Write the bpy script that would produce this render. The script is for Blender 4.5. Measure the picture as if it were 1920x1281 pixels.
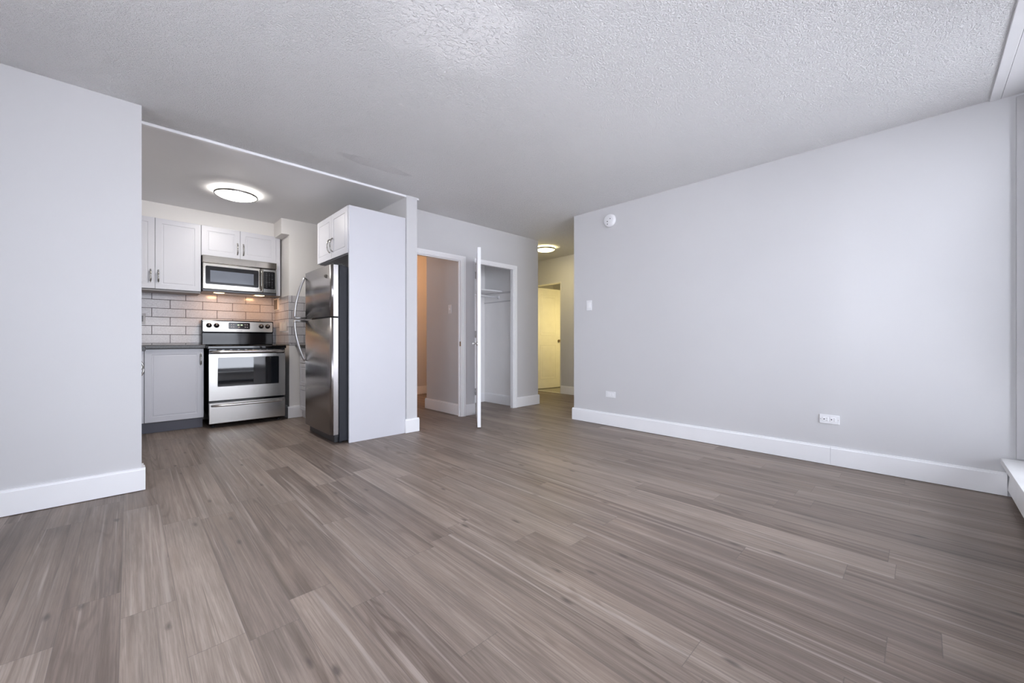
import bpy, bmesh, math, random
from mathutils import Vector, Matrix

for o in list(bpy.data.objects):
    bpy.data.objects.remove(o)
SC = bpy.context.scene
COL = SC.collection
PI = math.pi

# ------------------------------------------------------------------ camera
CAMH = 0.98
cd = bpy.data.cameras.new('camera')
cam = bpy.data.objects.new('camera', cd)
COL.objects.link(cam)
cd.sensor_fit = 'HORIZONTAL'
cd.sensor_width = 36.0
cd.lens = 743.1 / 1920 * 36.0
cd.shift_y = -2.1 / 1920
cd.clip_start = 0.02
cam.location = (0, 0, CAMH)
cam.rotation_euler = (PI / 2, 0, -math.radians(44.03))
SC.camera = cam

# ------------------------------------------------------------------ view
SC.view_settings.view_transform = 'Standard'
SC.view_settings.look = 'None'
SC.view_settings.gamma = 1.0
SC.view_settings.use_curve_mapping = False
SC.view_settings.exposure = 0.06
SC.cycles.max_bounces = 14
SC.cycles.diffuse_bounces = 10
SC.cycles.glossy_bounces = 6
SC.cycles.transparent_max_bounces = 12
SC.cycles.sample_clamp_indirect = 6.0
SC.cycles.caustics_reflective = False
SC.cycles.caustics_refractive = False

# ------------------------------------------------------------------ sky (overcast daylight)
W = bpy.data.worlds.new('overcast_sky')
SC.world = W
W.use_nodes = True
wn, wl = W.node_tree.nodes, W.node_tree.links
wn.clear()
wo = wn.new('ShaderNodeOutputWorld')
wb = wn.new('ShaderNodeBackground')
wt = wn.new('ShaderNodeTexCoord')
wsx = wn.new('ShaderNodeSeparateXYZ')
wr = wn.new('ShaderNodeValToRGB')
wr.color_ramp.elements[0].position = 0.0
wr.color_ramp.elements[0].color = (0.85, 0.865, 0.97, 1)
wr.color_ramp.elements[1].position = 0.7
wr.color_ramp.elements[1].color = (0.92, 0.94, 1.08, 1)
wl.new(wt.outputs['Generated'], wsx.inputs[0])
wl.new(wsx.outputs['Z'], wr.inputs[0])
wl.new(wr.outputs[0], wb.inputs[0])
wb.inputs[1].default_value = 7.0
wl.new(wb.outputs[0], wo.inputs[0])

# sun added behind the building: brightens only the ground, for bounce onto the ceiling
sd = bpy.data.lights.new('sun', 'SUN')
sd.energy = 29.0; sd.angle = math.radians(2); sd.color = (1.0, 0.97, 0.95)
so = bpy.data.objects.new('sun', sd)
COL.objects.link(so)
so.rotation_euler = (-math.radians(38), 0, math.radians(8))

# window portals: they only steer the sky light through the real and added openings
WX = [(-0.37, 0.98), (1.06, 2.41), (2.49, 3.80)]
WZ0, WZ1 = 0.26, 2.44
WY = -0.66
FILLWY = [(-0.30, 0.95), (1.03, 2.28)]           # fill windows added in the unseen side wall, left of the camera
for a, b in WX + FILLWY:
    ld = bpy.data.lights.new('daylight_portal', 'AREA')
    ld.shape = 'RECTANGLE'
    ld.size, ld.size_y = b - a, WZ1 - WZ0
    ld.cycles.is_portal = True
    lo = bpy.data.objects.new('daylight_portal', ld)
    COL.objects.link(lo)
    if (a, b) in FILLWY:
        lo.location = (-2.06, (a + b) / 2, (WZ0 + WZ1) / 2)
        lo.rotation_euler = (PI / 2, 0, -PI / 2)
    else:
        lo.location = ((a + b) / 2, WY - 0.06, (WZ0 + WZ1) / 2)
        lo.rotation_euler = (PI / 2, 0, 0)

# ------------------------------------------------------------------ materials
class NT:
    def __init__(s, name):
        s.m = bpy.data.materials.new(name)
        s.m.use_nodes = True
        s.n, s.l = s.m.node_tree.nodes, s.m.node_tree.links
        s.b = s.n['Principled BSDF']
        s._c = None

    def node(s, t, **k):
        n = s.n.new(t)
        for a, v in k.items():
            setattr(n, a, v)
        return n

    def link(s, a, b):
        s.l.new(a, b)

    def obj(s):
        if s._c is None:
            s._c = s.node('ShaderNodeTexCoord').outputs['Object']
        return s._c

    def pos(s):
        g = s.node('ShaderNodeNewGeometry')
        return g.outputs['Position']

    def math(s, op, a, b=None, c=None):
        n = s.node('ShaderNodeMath', operation=op)
        for i, v in enumerate((a, b, c)):
            if v is None:
                continue
            if hasattr(v, 'links'):
                s.link(v, n.inputs[i])
            else:
                n.inputs[i].default_value = v
        return n.outputs[0]

    def noise(s, vec, scale, detail=2, rough=0.5, dist=0.0):
        n = s.node('ShaderNodeTexNoise')
        if vec is not None:
            s.link(vec, n.inputs['Vector'])
        n.inputs['Scale'].default_value = scale
        n.inputs['Detail'].default_value = detail
        n.inputs['Roughness'].default_value = rough
        n.inputs['Distortion'].default_value = dist
        return n.outputs['Fac']

    def mapping(s, vec, scale=(1, 1, 1), loc=(0, 0, 0), rot=(0, 0, 0)):
        n = s.node('ShaderNodeMapping')
        s.link(vec, n.inputs[0])
        n.inputs['Location'].default_value = loc
        n.inputs['Rotation'].default_value = rot
        n.inputs['Scale'].default_value = scale
        return n.outputs[0]

    def ramp(s, fac, stops, interp='LINEAR'):
        n = s.node('ShaderNodeValToRGB')
        n.color_ramp.interpolation = interp
        e = n.color_ramp.elements
        while len(e) < len(stops):
            e.new(0.5)
        for i, (p, c) in enumerate(stops):
            e[i].position = p
            e[i].color = c if len(c) == 4 else (*c, 1)
        s.link(fac, n.inputs[0])
        return n.outputs[0]

    def mix(s, fac, a, b, mode='MIX'):
        n = s.node('ShaderNodeMix', data_type='RGBA', blend_type=mode)
        for sock, v in ((n.inputs[0], fac), (n.inputs[6], a), (n.inputs[7], b)):
            if hasattr(v, 'links'):
                s.link(v, sock)
            elif isinstance(v, (tuple, list)):
                sock.default_value = (*v[:3], 1)
            else:
                sock.default_value = v
        return n.outputs[2]

    def bump(s, h, strength=0.2, dist=0.01):
        n = s.node('ShaderNodeBump')
        n.inputs['Strength'].default_value = strength
        n.inputs['Distance'].default_value = dist
        s.link(h, n.inputs['Height'])
        s.link(n.outputs[0], s.b.inputs['Normal'])

    def set(s, **k):
        for a, v in k.items():
            i = s.b.inputs[a.replace('_', ' ')]
            if hasattr(v, 'links'):
                s.link(v, i)
            elif isinstance(v, (tuple, list)) and len(v) == 3:
                i.default_value = (*v, 1)
            else:
                i.default_value = v
        return s


def plain(name, col, rough=0.5, metal=0.0, var=0.03, scale=6.0, bump=0.0, bscale=200, spec=None, ior=None):
    t = NT(name)
    f = t.noise(t.pos(), scale, 3)
    lo = tuple(max(0, c * (1 - var)) for c in col)
    hi = tuple(min(1, c * (1 + var)) for c in col)
    t.set(Base_Color=t.ramp(f, [(0.3, lo), (0.7, hi)]), Roughness=rough, Metallic=metal)
    if bump:
        t.bump(t.noise(t.pos(), bscale, 2), bump, 0.002)
    if spec is not None:
        t.b.inputs['Specular IOR Level'].default_value = spec
    if ior is not None:
        t.b.inputs['IOR'].default_value = ior
    return t.m


def emit(name, col, strength):
    t = NT(name)
    t.set(Base_Color=(0.9, 0.9, 0.88), Emission_Color=col, Emission_Strength=strength, Roughness=0.4)
    return t.m


def m_floor():
    t = NT('grey_oak_laminate')
    p = t.pos()
    sx = t.node('ShaderNodeSeparateXYZ')
    t.link(p, sx.inputs[0])
    x, y = sx.outputs[0], sx.outputs[1]
    PW, PL = 0.152, 1.22
    xr = t.math('DIVIDE', t.math('ADD', x, 0.022 + 5 * PW * 4), PW)
    row = t.math('FLOOR', xr)
    fx = t.math('FRACT', xr)
    wnz = t.node('ShaderNodeTexWhiteNoise', noise_dimensions='1D')
    t.link(row, wnz.inputs['W'])
    yr = t.math('ADD', t.math('DIVIDE', t.math('ADD', y, 20), PL), wnz.outputs['Value'])
    colr = t.math('FLOOR', yr)
    fy = t.math('FRACT', yr)
    cb = t.node('ShaderNodeCombineXYZ')
    t.link(row, cb.inputs[0]); t.link(colr, cb.inputs[1])
    wid = t.node('ShaderNodeTexWhiteNoise', noise_dimensions='2D')
    t.link(cb.outputs[0], wid.inputs['Vector'])
    pid, pcol = wid.outputs['Value'], wid.outputs['Color']
    # per plank coordinates
    off = t.node('ShaderNodeVectorMath', operation='SCALE')
    t.link(pcol, off.inputs[0]); off.inputs['Scale'].default_value = 37.0
    pv = t.node('ShaderNodeVectorMath', operation='ADD')
    t.link(p, pv.inputs[0]); t.link(off.outputs[0], pv.inputs[1])
    v = pv.outputs[0]
    # cathedral grain: stretched noise turned into rings
    warp = t.noise(t.mapping(v, (8.0, 0.55, 1)), 1.0, 1.5, 0.45, 0.25)
    rings = t.math('SINE', t.math('MULTIPLY', warp, 95.0))
    ringm = t.ramp(rings, [(0.25, (0, 0, 0)), (0.95, (1, 1, 1))])
    where = t.ramp(t.noise(t.mapping(v, (6, 0.7, 1), (4, 2, 0)), 1.0, 2), [(0.50, (0, 0, 0)), (0.66, (1, 1, 1))])
    fine = t.noise(t.mapping(v, (190, 5.0, 1)), 1.0, 4, 0.7)
    streak = t.noise(t.mapping(v, (34, 0.38, 1)), 1.0, 4, 0.62, 0.35)
    patch = t.noise(t.mapping(v, (8, 1.8, 1)), 1.0, 3, 0.55)
    base = t.ramp(pid, [(0.0, (0.180, 0.139, 0.112)), (0.35, (0.245, 0.194, 0.157)), (0.7, (0.300, 0.243, 0.200)), (1.0, (0.370, 0.304, 0.254))])
    c = t.mix(t.ramp(streak, [(0.30, (0, 0, 0)), (0.72, (1, 1, 1))]), t.mix(0.6, base, (0.12, 0.09, 0.075)), t.mix(0.45, base, (0.52, 0.44, 0.39)))
    c = t.mix(0.72, base, c)
    c = t.mix(0.5, c, t.mix(t.ramp(patch, [(0.3, (0, 0, 0)), (0.7, (1, 1, 1))]), (0.62, 0.60, 0.59), (1.18, 1.12, 1.08)), 'MULTIPLY')
    dk = t.mix(1.0, c, (0.50, 0.47, 0.45), 'MULTIPLY')
    c = t.mix(t.math('MULTIPLY', t.math('MULTIPLY', ringm, where), 0.62), c, dk)
    c = t.mix(t.math('MULTIPLY', t.ramp(fine, [(0.40, (1, 1, 1)), (0.60, (0, 0, 0))]), 0.50), c, dk)
    # tan heart-wood streaks and knots
    tan = t.ramp(t.noise(t.mapping(v, (11, 1.1, 1), (9, 3, 0)), 1.0, 2), [(0.60, (0, 0, 0)), (0.76, (1, 1, 1))])
    c = t.mix(t.math('MULTIPLY', tan, 0.35), c, (0.34, 0.255, 0.195))
    vo = t.node('ShaderNodeTexVoronoi', voronoi_dimensions='2D')
    t.link(t.mapping(v, (5.5, 1.9, 1)), vo.inputs['Vector'])
    vo.inputs['Scale'].default_value = 1.0
    kd = t.math('ADD', vo.outputs['Distance'], t.math('MULTIPLY', t.math('SUBTRACT', t.noise(t.mapping(v, (60, 14, 1)), 1.0, 2), 0.5), 0.10))
    knot = t.ramp(kd, [(0.015, (1, 1, 1)), (0.075, (0, 0, 0))])
    vs = t.node('ShaderNodeSeparateColor')
    t.link(vo.outputs['Color'], vs.inputs[0])
    knot = t.math('MULTIPLY', knot, t.math('GREATER_THAN', vs.outputs[0], 0.62))
    cr = t.noise(t.mapping(v, (58, 0.9, 1), (3, 7, 0)), 1.0, 2, 0.5, 0.5)
    crack = t.ramp(cr, [(0.64, (0, 0, 0)), (0.70, (1, 1, 1))])
    c = t.mix(t.math('MULTIPLY', crack, 0.40), c, (0.11, 0.088, 0.076))
    pale = t.ramp(t.noise(t.mapping(v, (46, 0.7, 1), (13, 1, 0)), 1.0, 3, 0.5, 0.5), [(0.60, (0, 0, 0)), (0.70, (1, 1, 1))])
    c = t.mix(t.math('MULTIPLY', pale, 0.40), c, (0.50, 0.425, 0.375))
    c = t.mix(t.math('MULTIPLY', knot, 0.75), c, (0.075, 0.058, 0.052))
    # seams
    ex = t.math('MINIMUM', fx, t.math('SUBTRACT', 1.0, fx))
    ey = t.math('MINIMUM', fy, t.math('SUBTRACT', 1.0, fy))
    seam = t.math('MAXIMUM', t.math('LESS_THAN', ex, 0.0075), t.math('LESS_THAN', ey, 0.0011))
    c = t.mix(t.math('MULTIPLY', seam, 0.45), c, (0.09, 0.075, 0.07))
    t.set(Base_Color=c, Roughness=t.ramp(fine, [(0.3, (0.40, 0.40, 0.40)), (0.7, (0.52, 0.52, 0.52))]))
    t.b.inputs['Specular IOR Level'].default_value = 0.42
    h = t.math('ADD', t.math('MULTIPLY', fine, 0.25), t.math('MULTIPLY', t.math('SUBTRACT', 1.0, seam), 0.8))
    t.bump(h, 0.10, 0.0012)
    return t.m


def m_ceiling():
    t = NT('stippled_ceiling_plaster')
    p = t.pos()
    # worn repair where the stipple was trowelled coarser
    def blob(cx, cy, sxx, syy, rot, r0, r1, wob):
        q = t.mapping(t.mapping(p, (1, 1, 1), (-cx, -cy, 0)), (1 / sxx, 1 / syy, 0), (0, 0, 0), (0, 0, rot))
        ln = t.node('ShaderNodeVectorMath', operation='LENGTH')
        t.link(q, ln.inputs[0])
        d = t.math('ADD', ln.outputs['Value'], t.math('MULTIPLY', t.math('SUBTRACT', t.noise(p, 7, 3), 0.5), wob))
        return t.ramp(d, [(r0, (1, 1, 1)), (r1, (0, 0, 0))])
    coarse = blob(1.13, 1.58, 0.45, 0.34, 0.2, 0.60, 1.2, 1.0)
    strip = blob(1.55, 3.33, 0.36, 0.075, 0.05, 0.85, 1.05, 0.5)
    n1 = t.noise(p, 115, 3, 0.6)
    n2 = t.noise(p, 46, 3, 0.6, 0.6)
    h1 = t.ramp(n1, [(0.36, (0, 0, 0)), (0.62, (1, 1, 1))])
    h2 = t.ramp(n2, [(0.50, (0, 0, 0)), (0.66, (1, 1, 1))])
    h = t.mix(t.math('MULTIPLY', coarse, 0.8), h1, t.mix(0.12, h2, (0.2, 0.2, 0.2)))
    h = t.mix(t.math('MULTIPLY', strip, 0.45), h, (0.5, 0.5, 0.5))
    c = t.ramp(t.noise(p, 1.3, 3), [(0.3, (0.875, 0.870, 0.872)), (0.7, (0.90, 0.895, 0.898))])
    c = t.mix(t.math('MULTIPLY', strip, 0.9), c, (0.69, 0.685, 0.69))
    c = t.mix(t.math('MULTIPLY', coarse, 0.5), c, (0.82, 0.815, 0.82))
    t.set(Base_Color=c, Roughness=0.9)
    t.bump(h, 0.95, 0.0068)
    return t.m


def m_tile(name, axis, x0, z0):
    """crackle-glazed 100 x 300 subway tile, running bond. axis 'x' for walls along X, 'y' for walls along Y"""
    t = NT(name)
    sx = t.node('ShaderNodeSeparateXYZ')
    t.link(t.pos(), sx.inputs[0])
    cb = t.node('ShaderNodeCombineXYZ')
    t.link(t.math('SUBTRACT', sx.outputs[0 if axis == 'x' else 1], x0), cb.inputs[0])
    t.link(t.math('SUBTRACT', sx.outputs[2], z0), cb.inputs[1])
    br = t.node('ShaderNodeTexBrick')
    br.offset = 0.47
    t.link(cb.outputs[0], br.inputs['Vector'])
    br.inputs['Scale'].default_value = 1.0
    br.inputs['Brick Width'].default_value = 0.3055
    br.inputs['Row Height'].default_value = 0.1025
    br.inputs['Mortar Size'].default_value = 0.0030
    br.inputs['Mortar Smooth'].default_value = 0.0
    br.inputs['Color1'].default_value = (0.66, 0.645, 0.66, 1)
    br.inputs['Color2'].default_value = (0.60, 0.585, 0.60, 1)
    br.inputs['Mortar'].default_value = (0.11, 0.10, 0.11, 1)
    crk = t.noise(t.pos(), 90, 5, 0.7, 1.5)
    c = t.mix(t.math('MULTIPLY', t.ramp(crk, [(0.42, (1, 1, 1)), (0.56, (0, 0, 0))]), 0.6), br.outputs['Color'], (0.46, 0.44, 0.46))
    c = t.mix(br.outputs['Fac'], c, (0.11, 0.10, 0.11))
    r = t.mix(br.outputs['Fac'], (0.16, 0.16, 0.16), (0.8, 0.8, 0.8))
    t.set(Base_Color=c, Roughness=r)
    h = t.math('ADD', t.math('MULTIPLY', t.math('SUBTRACT', 1.0, br.outputs['Fac']), 1.0), t.math('MULTIPLY', t.noise(t.pos(), 14, 3), 0.35))
    t.bump(h, 0.35, 0.003)
    return t.m


def m_steel(name, col=(0.60, 0.585, 0.565), rough=0.24, axis='x', aniso=0.0):
    t = NT(name)
    sc = {'x': (2, 2, 400), 'z': (400, 400, 2)}[axis]
    f = t.noise(t.mapping(t.pos(), sc), 1.0, 3, 0.6)
    lo = tuple(c * 0.93 for c in col)
    hi = tuple(min(1, c * 1.06) for c in col)
    t.set(Base_Color=t.ramp(f, [(0.3, lo), (0.7, hi)]), Metallic=1.0, Roughness=rough)
    t.bump(f, 0.03, 0.0005)
    return t.m


def m_pane():
    t = NT('window_glass_clear')
    n, l = t.n, t.l
    out = n['Material Output']
    tr = n.new('ShaderNodeBsdfTransparent')
    tr.inputs[0].default_value = (0.96, 0.98, 0.98, 1)
    gl = n.new('ShaderNodeBsdfGlossy')
    gl.inputs['Roughness'].default_value = 0.0
    fr = n.new('ShaderNodeFresnel')
    fr.inputs[0].default_value = 1.25
    mx = n.new('ShaderNodeMixShader')
    l.new(fr.outputs[0], mx.inputs[0]); l.new(tr.outputs[0], mx.inputs[1]); l.new(gl.outputs[0], mx.inputs[2])
    l.new(mx.outputs[0], out.inputs[0])
    return t.m


def m_fridge_side():
    t = NT('pebbled_charcoal_steel')
    f = t.noise(t.pos(), 260, 2)
    t.set(Base_Color=t.ramp(f, [(0.3, (0.018, 0.019, 0.024)), (0.7, (0.028, 0.030, 0.038))]), Roughness=0.5, Specular_IOR_Level=0.3)
    t.bump(f, 0.35, 0.002)
    return t.m


WALL = plain('pale_grey_wall_paint', (0.64, 0.635, 0.645), 0.55, var=0.012, scale=1.5, bump=0.05, bscale=160)
KWALL = plain('warm_lightened_kitchen_paint', (0.80, 0.78, 0.755), 0.55, var=0.012, scale=1.5)  # wall paint lightened to make up for weak light in the kitchen
KCEIL = plain('smooth_kitchen_ceiling_paint', (0.86, 0.855, 0.86), 0.75, var=0.012, scale=1.5)
TRIM = plain('white_semigloss_trim', (0.91, 0.91, 0.925), 0.32, var=0.008)
CAB = plain('white_thermofoil', (0.67, 0.67, 0.71), 0.35, var=0.006)
CABD = plain('gap_shade_carcass', (0.16, 0.155, 0.155), 0.6)  # carcass darkened to paint shade into the gaps between doors
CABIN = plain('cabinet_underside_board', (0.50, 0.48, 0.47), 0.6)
KICK = plain('grey_toe_kick', (0.11, 0.11, 0.135), 0.5)
COUNTER = plain('charcoal_laminate_counter', (0.055, 0.053, 0.052), 0.28, var=0.3, scale=90)
FLOOR = m_floor()
CEIL = m_ceiling()
STEEL = m_steel('brushed_stainless', axis='x')
STEELV = m_steel('brushed_stainless_vertical', (0.36, 0.34, 0.335), 0.25, 'z')
STEELD = m_steel('brushed_stainless_door_edge', (0.66, 0.66, 0.67), 0.32, 'z')
CHROME = plain('polished_nickel', (0.46, 0.445, 0.42), 0.14, 1.0)
NICKEL = plain('satin_nickel', (0.55, 0.53, 0.50), 0.25, 1.0)
BRASS = plain('antique_brass', (0.30, 0.22, 0.12), 0.3, 1.0)
BLACK = plain('black_enamel', (0.010, 0.010, 0.012), 0.10)
BLACKM = plain('black_matte_plastic', (0.018, 0.018, 0.02), 0.45)
GLASSB = plain('black_oven_glass', (0.012, 0.014, 0.018), 0.03, ior=1.9)
MESHG = plain('microwave_mesh_glass', (0.16, 0.18, 0.22), 0.12, ior=1.6)
COOK = plain('black_ceramic_glass', (0.008, 0.008, 0.009), 0.05, ior=1.6)
FSIDE = m_fridge_side()
WPLAS = plain('white_plastic', (0.84, 0.84, 0.86), 0.35)
HOLE = plain('dark_slot', (0.02, 0.02, 0.022), 0.6)
MARK = plain('light_grey_printing', (0.55, 0.56, 0.58), 0.5)
DKMARK = plain('dark_grey_printing', (0.09, 0.09, 0.09), 0.5)
GREENLED = emit('green_clock_digits', (0.10, 0.75, 0.15), 0.35)
LAMPK = emit('lit_frosted_glass_kitchen', (1.0, 0.96, 0.91), 31.0)
LAMPH = emit('lit_frosted_glass_hall', (1.0, 0.85, 0.42), 7.0)
HOODL = emit('lit_hood_lens', (1.0, 0.72, 0.32), 6.0)
HEAT = plain('white_heater_enamel', (0.90, 0.895, 0.88), 0.3)
PANE = m_pane()
BOUNCE = plain('pale_bounce_ground', (0.40, 0.395, 0.41), 0.9, var=0.15, scale=0.4)  # unseen ground, made pale to bounce light up to the ceiling
BATHF = plain('grey_bath_tile', (0.30, 0.28, 0.25), 0.4)
VINYL = plain('white_window_vinyl', (0.80, 0.80, 0.82), 0.4)


# ------------------------------------------------------------------ mesh helpers
def BM():
    return bmesh.new()


def box(bm, x0, x1, y0, y1, z0, z1, bev=0.0, seg=2):
    r = bmesh.ops.create_cube(bm, size=1.0)
    vs = r['verts']
    for v in vs:
        v.co = Vector((x0 + (v.co.x + .5) * (x1 - x0), y0 + (v.co.y + .5) * (y1 - y0), z0 + (v.co.z + .5) * (z1 - z0)))
    if bev > 0:
        es = list({e for v in vs for e in v.link_edges})
        bmesh.ops.bevel(bm, geom=es, offset=bev, segments=seg, affect='EDGES', profile=0.5)
    return bm


def edgebox(bm, x0, x1, y0, y1, z0, z1, axis, bev, seg=4):
    """box with only the edges parallel to axis rounded"""
    r = bmesh.ops.create_cube(bm, size=1.0)
    vs = r['verts']
    for v in vs:
        v.co = Vector((x0 + (v.co.x + .5) * (x1 - x0), y0 + (v.co.y + .5) * (y1 - y0), z0 + (v.co.z + .5) * (z1 - z0)))
    k = 'xyz'.index(axis)
    es = []
    for e in {e for v in vs for e in v.link_edges}:
        d = e.verts[0].co - e.verts[1].co
        if abs(d[k]) > 1e-6 and all(abs(d[j]) < 1e-6 for j in range(3) if j != k):
            es.append(e)
    bmesh.ops.bevel(bm, geom=es, offset=bev, segments=seg, affect='EDGES', profile=0.5)
    return bm


def tube(bm, pts, r, n=10, cap=True):
    pts = [Vector(p) for p in pts]
    rs = r if isinstance(r, (list, tuple)) else [r] * len(pts)
    rings = []
    up = None
    for i, p in enumerate(pts):
        d = (pts[min(i + 1, len(pts) - 1)] - pts[max(i - 1, 0)]).normalized()
        if up is None:
            up = Vector((0, 0, 1)) if abs(d.z) < 0.9 else Vector((0, 1, 0))
        u = d.cross(up)
        if u.length < 1e-6:
            u = d.cross(Vector((1, 0, 0)))
        u.normalize()
        w = u.cross(d).normalized()
        up = w
        rr = rs[i]
        ra, rb = rr if isinstance(rr, (list, tuple)) else (rr, rr)
        rings.append([bm.verts.new(p + u * ra * math.cos(2 * PI * k / n) + w * rb * math.sin(2 * PI * k / n)) for k in range(n)])
    for a, b in zip(rings, rings[1:]):
        for k in range(n):
            f = bm.faces.new((a[k], a[(k + 1) % n], b[(k + 1) % n], b[k]))
            f.smooth = True
    if cap:
        bm.faces.new(rings[0][::-1]); bm.faces.new(rings[-1])
    return bm


def lathe(bm, c, axis, prof, n=40):
    """prof: (radius, height along axis) pairs"""
    c = Vector(c); a = Vector(axis).normalized()
    u = a.orthogonal().normalized(); w = a.cross(u)
    rings = []
    for r, h in prof:
        if r < 1e-6:
            rings.append([bm.verts.new(c + a * h)])
        else:
            rings.append([bm.verts.new(c + a * h + (u * math.cos(2 * PI * k / n) + w * math.sin(2 * PI * k / n)) * r) for k in range(n)])
    for p, q in zip(rings, rings[1:]):
        for k in range(n):
            k2 = (k + 1) % n
            if len(p) == 1 and len(q) == 1:
                continue
            if len(p) == 1:
                f = bm.faces.new((p[0], q[k2], q[k]))
            elif len(q) == 1:
                f = bm.faces.new((p[k], p[k2], q[0]))
            else:
                f = bm.faces.new((p[k], p[k2], q[k2], q[k]))
            f.smooth = True
    return bm


LOC = {}


def obj(name, bm, m, parent=None, **props):
    me = bpy.data.meshes.new(name)
    bmesh.ops.recalc_face_normals(bm, faces=bm.faces)
    if parent is not None:
        bmesh.ops.translate(bm, verts=bm.verts, vec=-LOC[parent.name])
    bm.to_mesh(me); bm.free()
    me.materials.append(m)
    o = bpy.data.objects.new(name, me)
    COL.objects.link(o)
    LOC[o.name] = LOC[parent.name].copy() if parent is not None else Vector((0, 0, 0))
    if parent is not None:
        o.parent = parent
    for k, v in props.items():
        o[k] = v
    return o


def thing(name, loc, label, cat, group=None):
    o = bpy.data.objects.new(name, None)
    o.empty_display_size = 0.1
    COL.objects.link(o)
    o.location = loc
    LOC[o.name] = Vector(loc)
    o['label'] = label; o['category'] = cat
    if group:
        o['group'] = group
    return o


def struct(name, bm, m, parent=None, label=None):
    o = obj(name, bm, m, parent)
    if parent is None:
        o['kind'] = 'structure'
    if label:
        o['label'] = label
    return o


def sbox(name, m, *b, parent=None, bev=0.0):
    return struct(name, box(BM(), *b, bev=bev), m, parent)


def lettering(name, body, size, m, parent, loc, rot, depth=0.0008):
    cu = bpy.data.curves.new(name, 'FONT')
    cu.body = body; cu.size = size; cu.align_x = 'CENTER'; cu.align_y = 'CENTER'; cu.extrude = depth
    tmp = bpy.data.objects.new(name + '_tmp', cu)
    COL.objects.link(tmp)
    bpy.context.view_layer.update()
    me = bpy.data.meshes.new_from_object(tmp.evaluated_get(bpy.context.evaluated_depsgraph_get()))
    bpy.data.objects.remove(tmp)
    M = Matrix.Translation(Vector(loc) - LOC[parent.name]) @ rot.to_4x4()
    me.transform(M)
    me.name = name
    me.materials.clear(); me.materials.append(m)
    o = bpy.data.objects.new(name, me)
    COL.objects.link(o); o.parent = parent
    LOC[o.name] = LOC[parent.name].copy()
    return o


FACE_NEG_Y = Matrix.Rotation(PI / 2, 3, 'X')                       # text reads from -Y
FACE_NEG_X = Matrix.Rotation(-PI / 2, 3, 'Z') @ Matrix.Rotation(PI / 2, 3, 'X')


# panel fronts -------------------------------------------------------
def shaker(facing, a0, a1, z0, z1, front, th=0.020, fr=0.055, small=False):
    """recessed-panel door. facing '-y': a along X, front = y of face; '-x' / '+x': a along Y, front = x of face"""
    bm = BM()
    loops = [(0.0015, 0), (fr, 0), (fr + 0.003, 0.004), (fr + 0.013, 0.004), (fr + 0.016, 0.0015)]
    rings = []

    def P(a, z, d):
        if facing == '-y':
            return (a, front + d, z)
        if facing == '-x':
            return (front + d, a, z)
        return (front - d, a, z)
    for ins, d in [(0, th), (0, 0.0015)] + loops:
        rings.append([bm.verts.new(P(*q, d)) for q in ((a0 + ins, z0 + ins), (a1 - ins, z0 + ins), (a1 - ins, z1 - ins), (a0 + ins, z1 - ins))])
    for p, q in zip(rings, rings[1:]):
        for k in range(4):
            bm.faces.new((p[k], p[(k + 1) % 4], q[(k + 1) % 4], q[k]))
    bm.faces.new(rings[-1]); bm.faces.new(rings[0][::-1])
    return bm


def pull(facing, a, z0, z1, front):
    """bow pull with a pinched waist, standing off the door"""
    def P(off, z, s=0):
        if facing == '-y':
            return (a + s, front - off, z)
        if facing == '-x':
            return (front - off, a + s, z)
        return (front + off, a + s, z)
    bm = BM()
    N = 18
    pts, rs = [], []
    for i in range(N + 1):
        t = i / N
        off = 0.003 + 0.026 * math.sin(PI * t) ** 0.6
        pts.append(P(off, z0 + (z1 - z0) * t))
        wdt = 0.0045 + 0.0028 * abs(math.sin(2 * PI * t))
        rs.append(wdt)
    tube(bm, pts, rs, 8)
    for z in (z0, z1):
        dz = 0.004 if z == z0 else -0.004
        tube(bm, [P(0.0, z + dz), P(0.006, z + dz)], 0.008, 8)
    return bm


# ------------------------------------------------------------------ room shell
H = 2.517
KH = 2.502
sbox('floor', FLOOR, -2.1, 5.76, -0.78, 7.1, -0.10, 0.0)
sbox('ceiling', CEIL, -2.1, 5.83, -0.78, 7.1, H, H + 0.1)
sbox('ceiling_kitchen', KCEIL, -0.55, 2.11, 3.825, 6.2, KH, H - 0.0005)
sbox('ground', BOUNCE, -60, 60, -90, -1.5, -8.1, -8.0)
sbox('wall_left', WALL, -2.0, 0.06, 3.55, 3.67, 0, H)
b = BM()
box(b, -2.1, -2.0, -0.78, 3.67, 0, WZ0); box(b, -2.1, -2.0, -0.78, 3.67, WZ1, H)
ys = [-0.78] + [v for w in FILLWY for v in w] + [3.67]
for i in range(0, len(ys), 2):
    box(b, -2.1, -2.0, ys[i], ys[i + 1], WZ0, WZ1)
struct('wall_side', b, WALL)
for i, (a, c) in enumerate(FILLWY):
    f = BM(); fw = 0.05
    box(f, -2.09, -2.03, a, a + fw, WZ0, WZ1); box(f, -2.09, -2.03, c - fw, c, WZ0, WZ1)
    box(f, -2.09, -2.03, a + fw, c - fw, WZ0, WZ0 + fw); box(f, -2.09, -2.03, a + fw, c - fw, WZ1 - fw, WZ1)
    wobj = struct('window_%d' % (i + 4), f, VINYL)  # unseen window added as fill for the right wall and back areas
    obj('pane', box(BM(), -2.063, -2.057, a + fw, c - fw, WZ0 + fw, WZ1 - fw), PANE, wobj)
b = BM(); box(b, 3.97, 4.09, -0.78, 3.0, 0, H); box(b, 4.09, 5.72, 2.90, 3.0, 0, H)
struct('wall_right', b, WALL)
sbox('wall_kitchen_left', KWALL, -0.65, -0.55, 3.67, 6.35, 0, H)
sbox('wall_kitchen_back', KWALL, -0.55, 2.11, 6.2, 6.35, 0, H)
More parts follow.
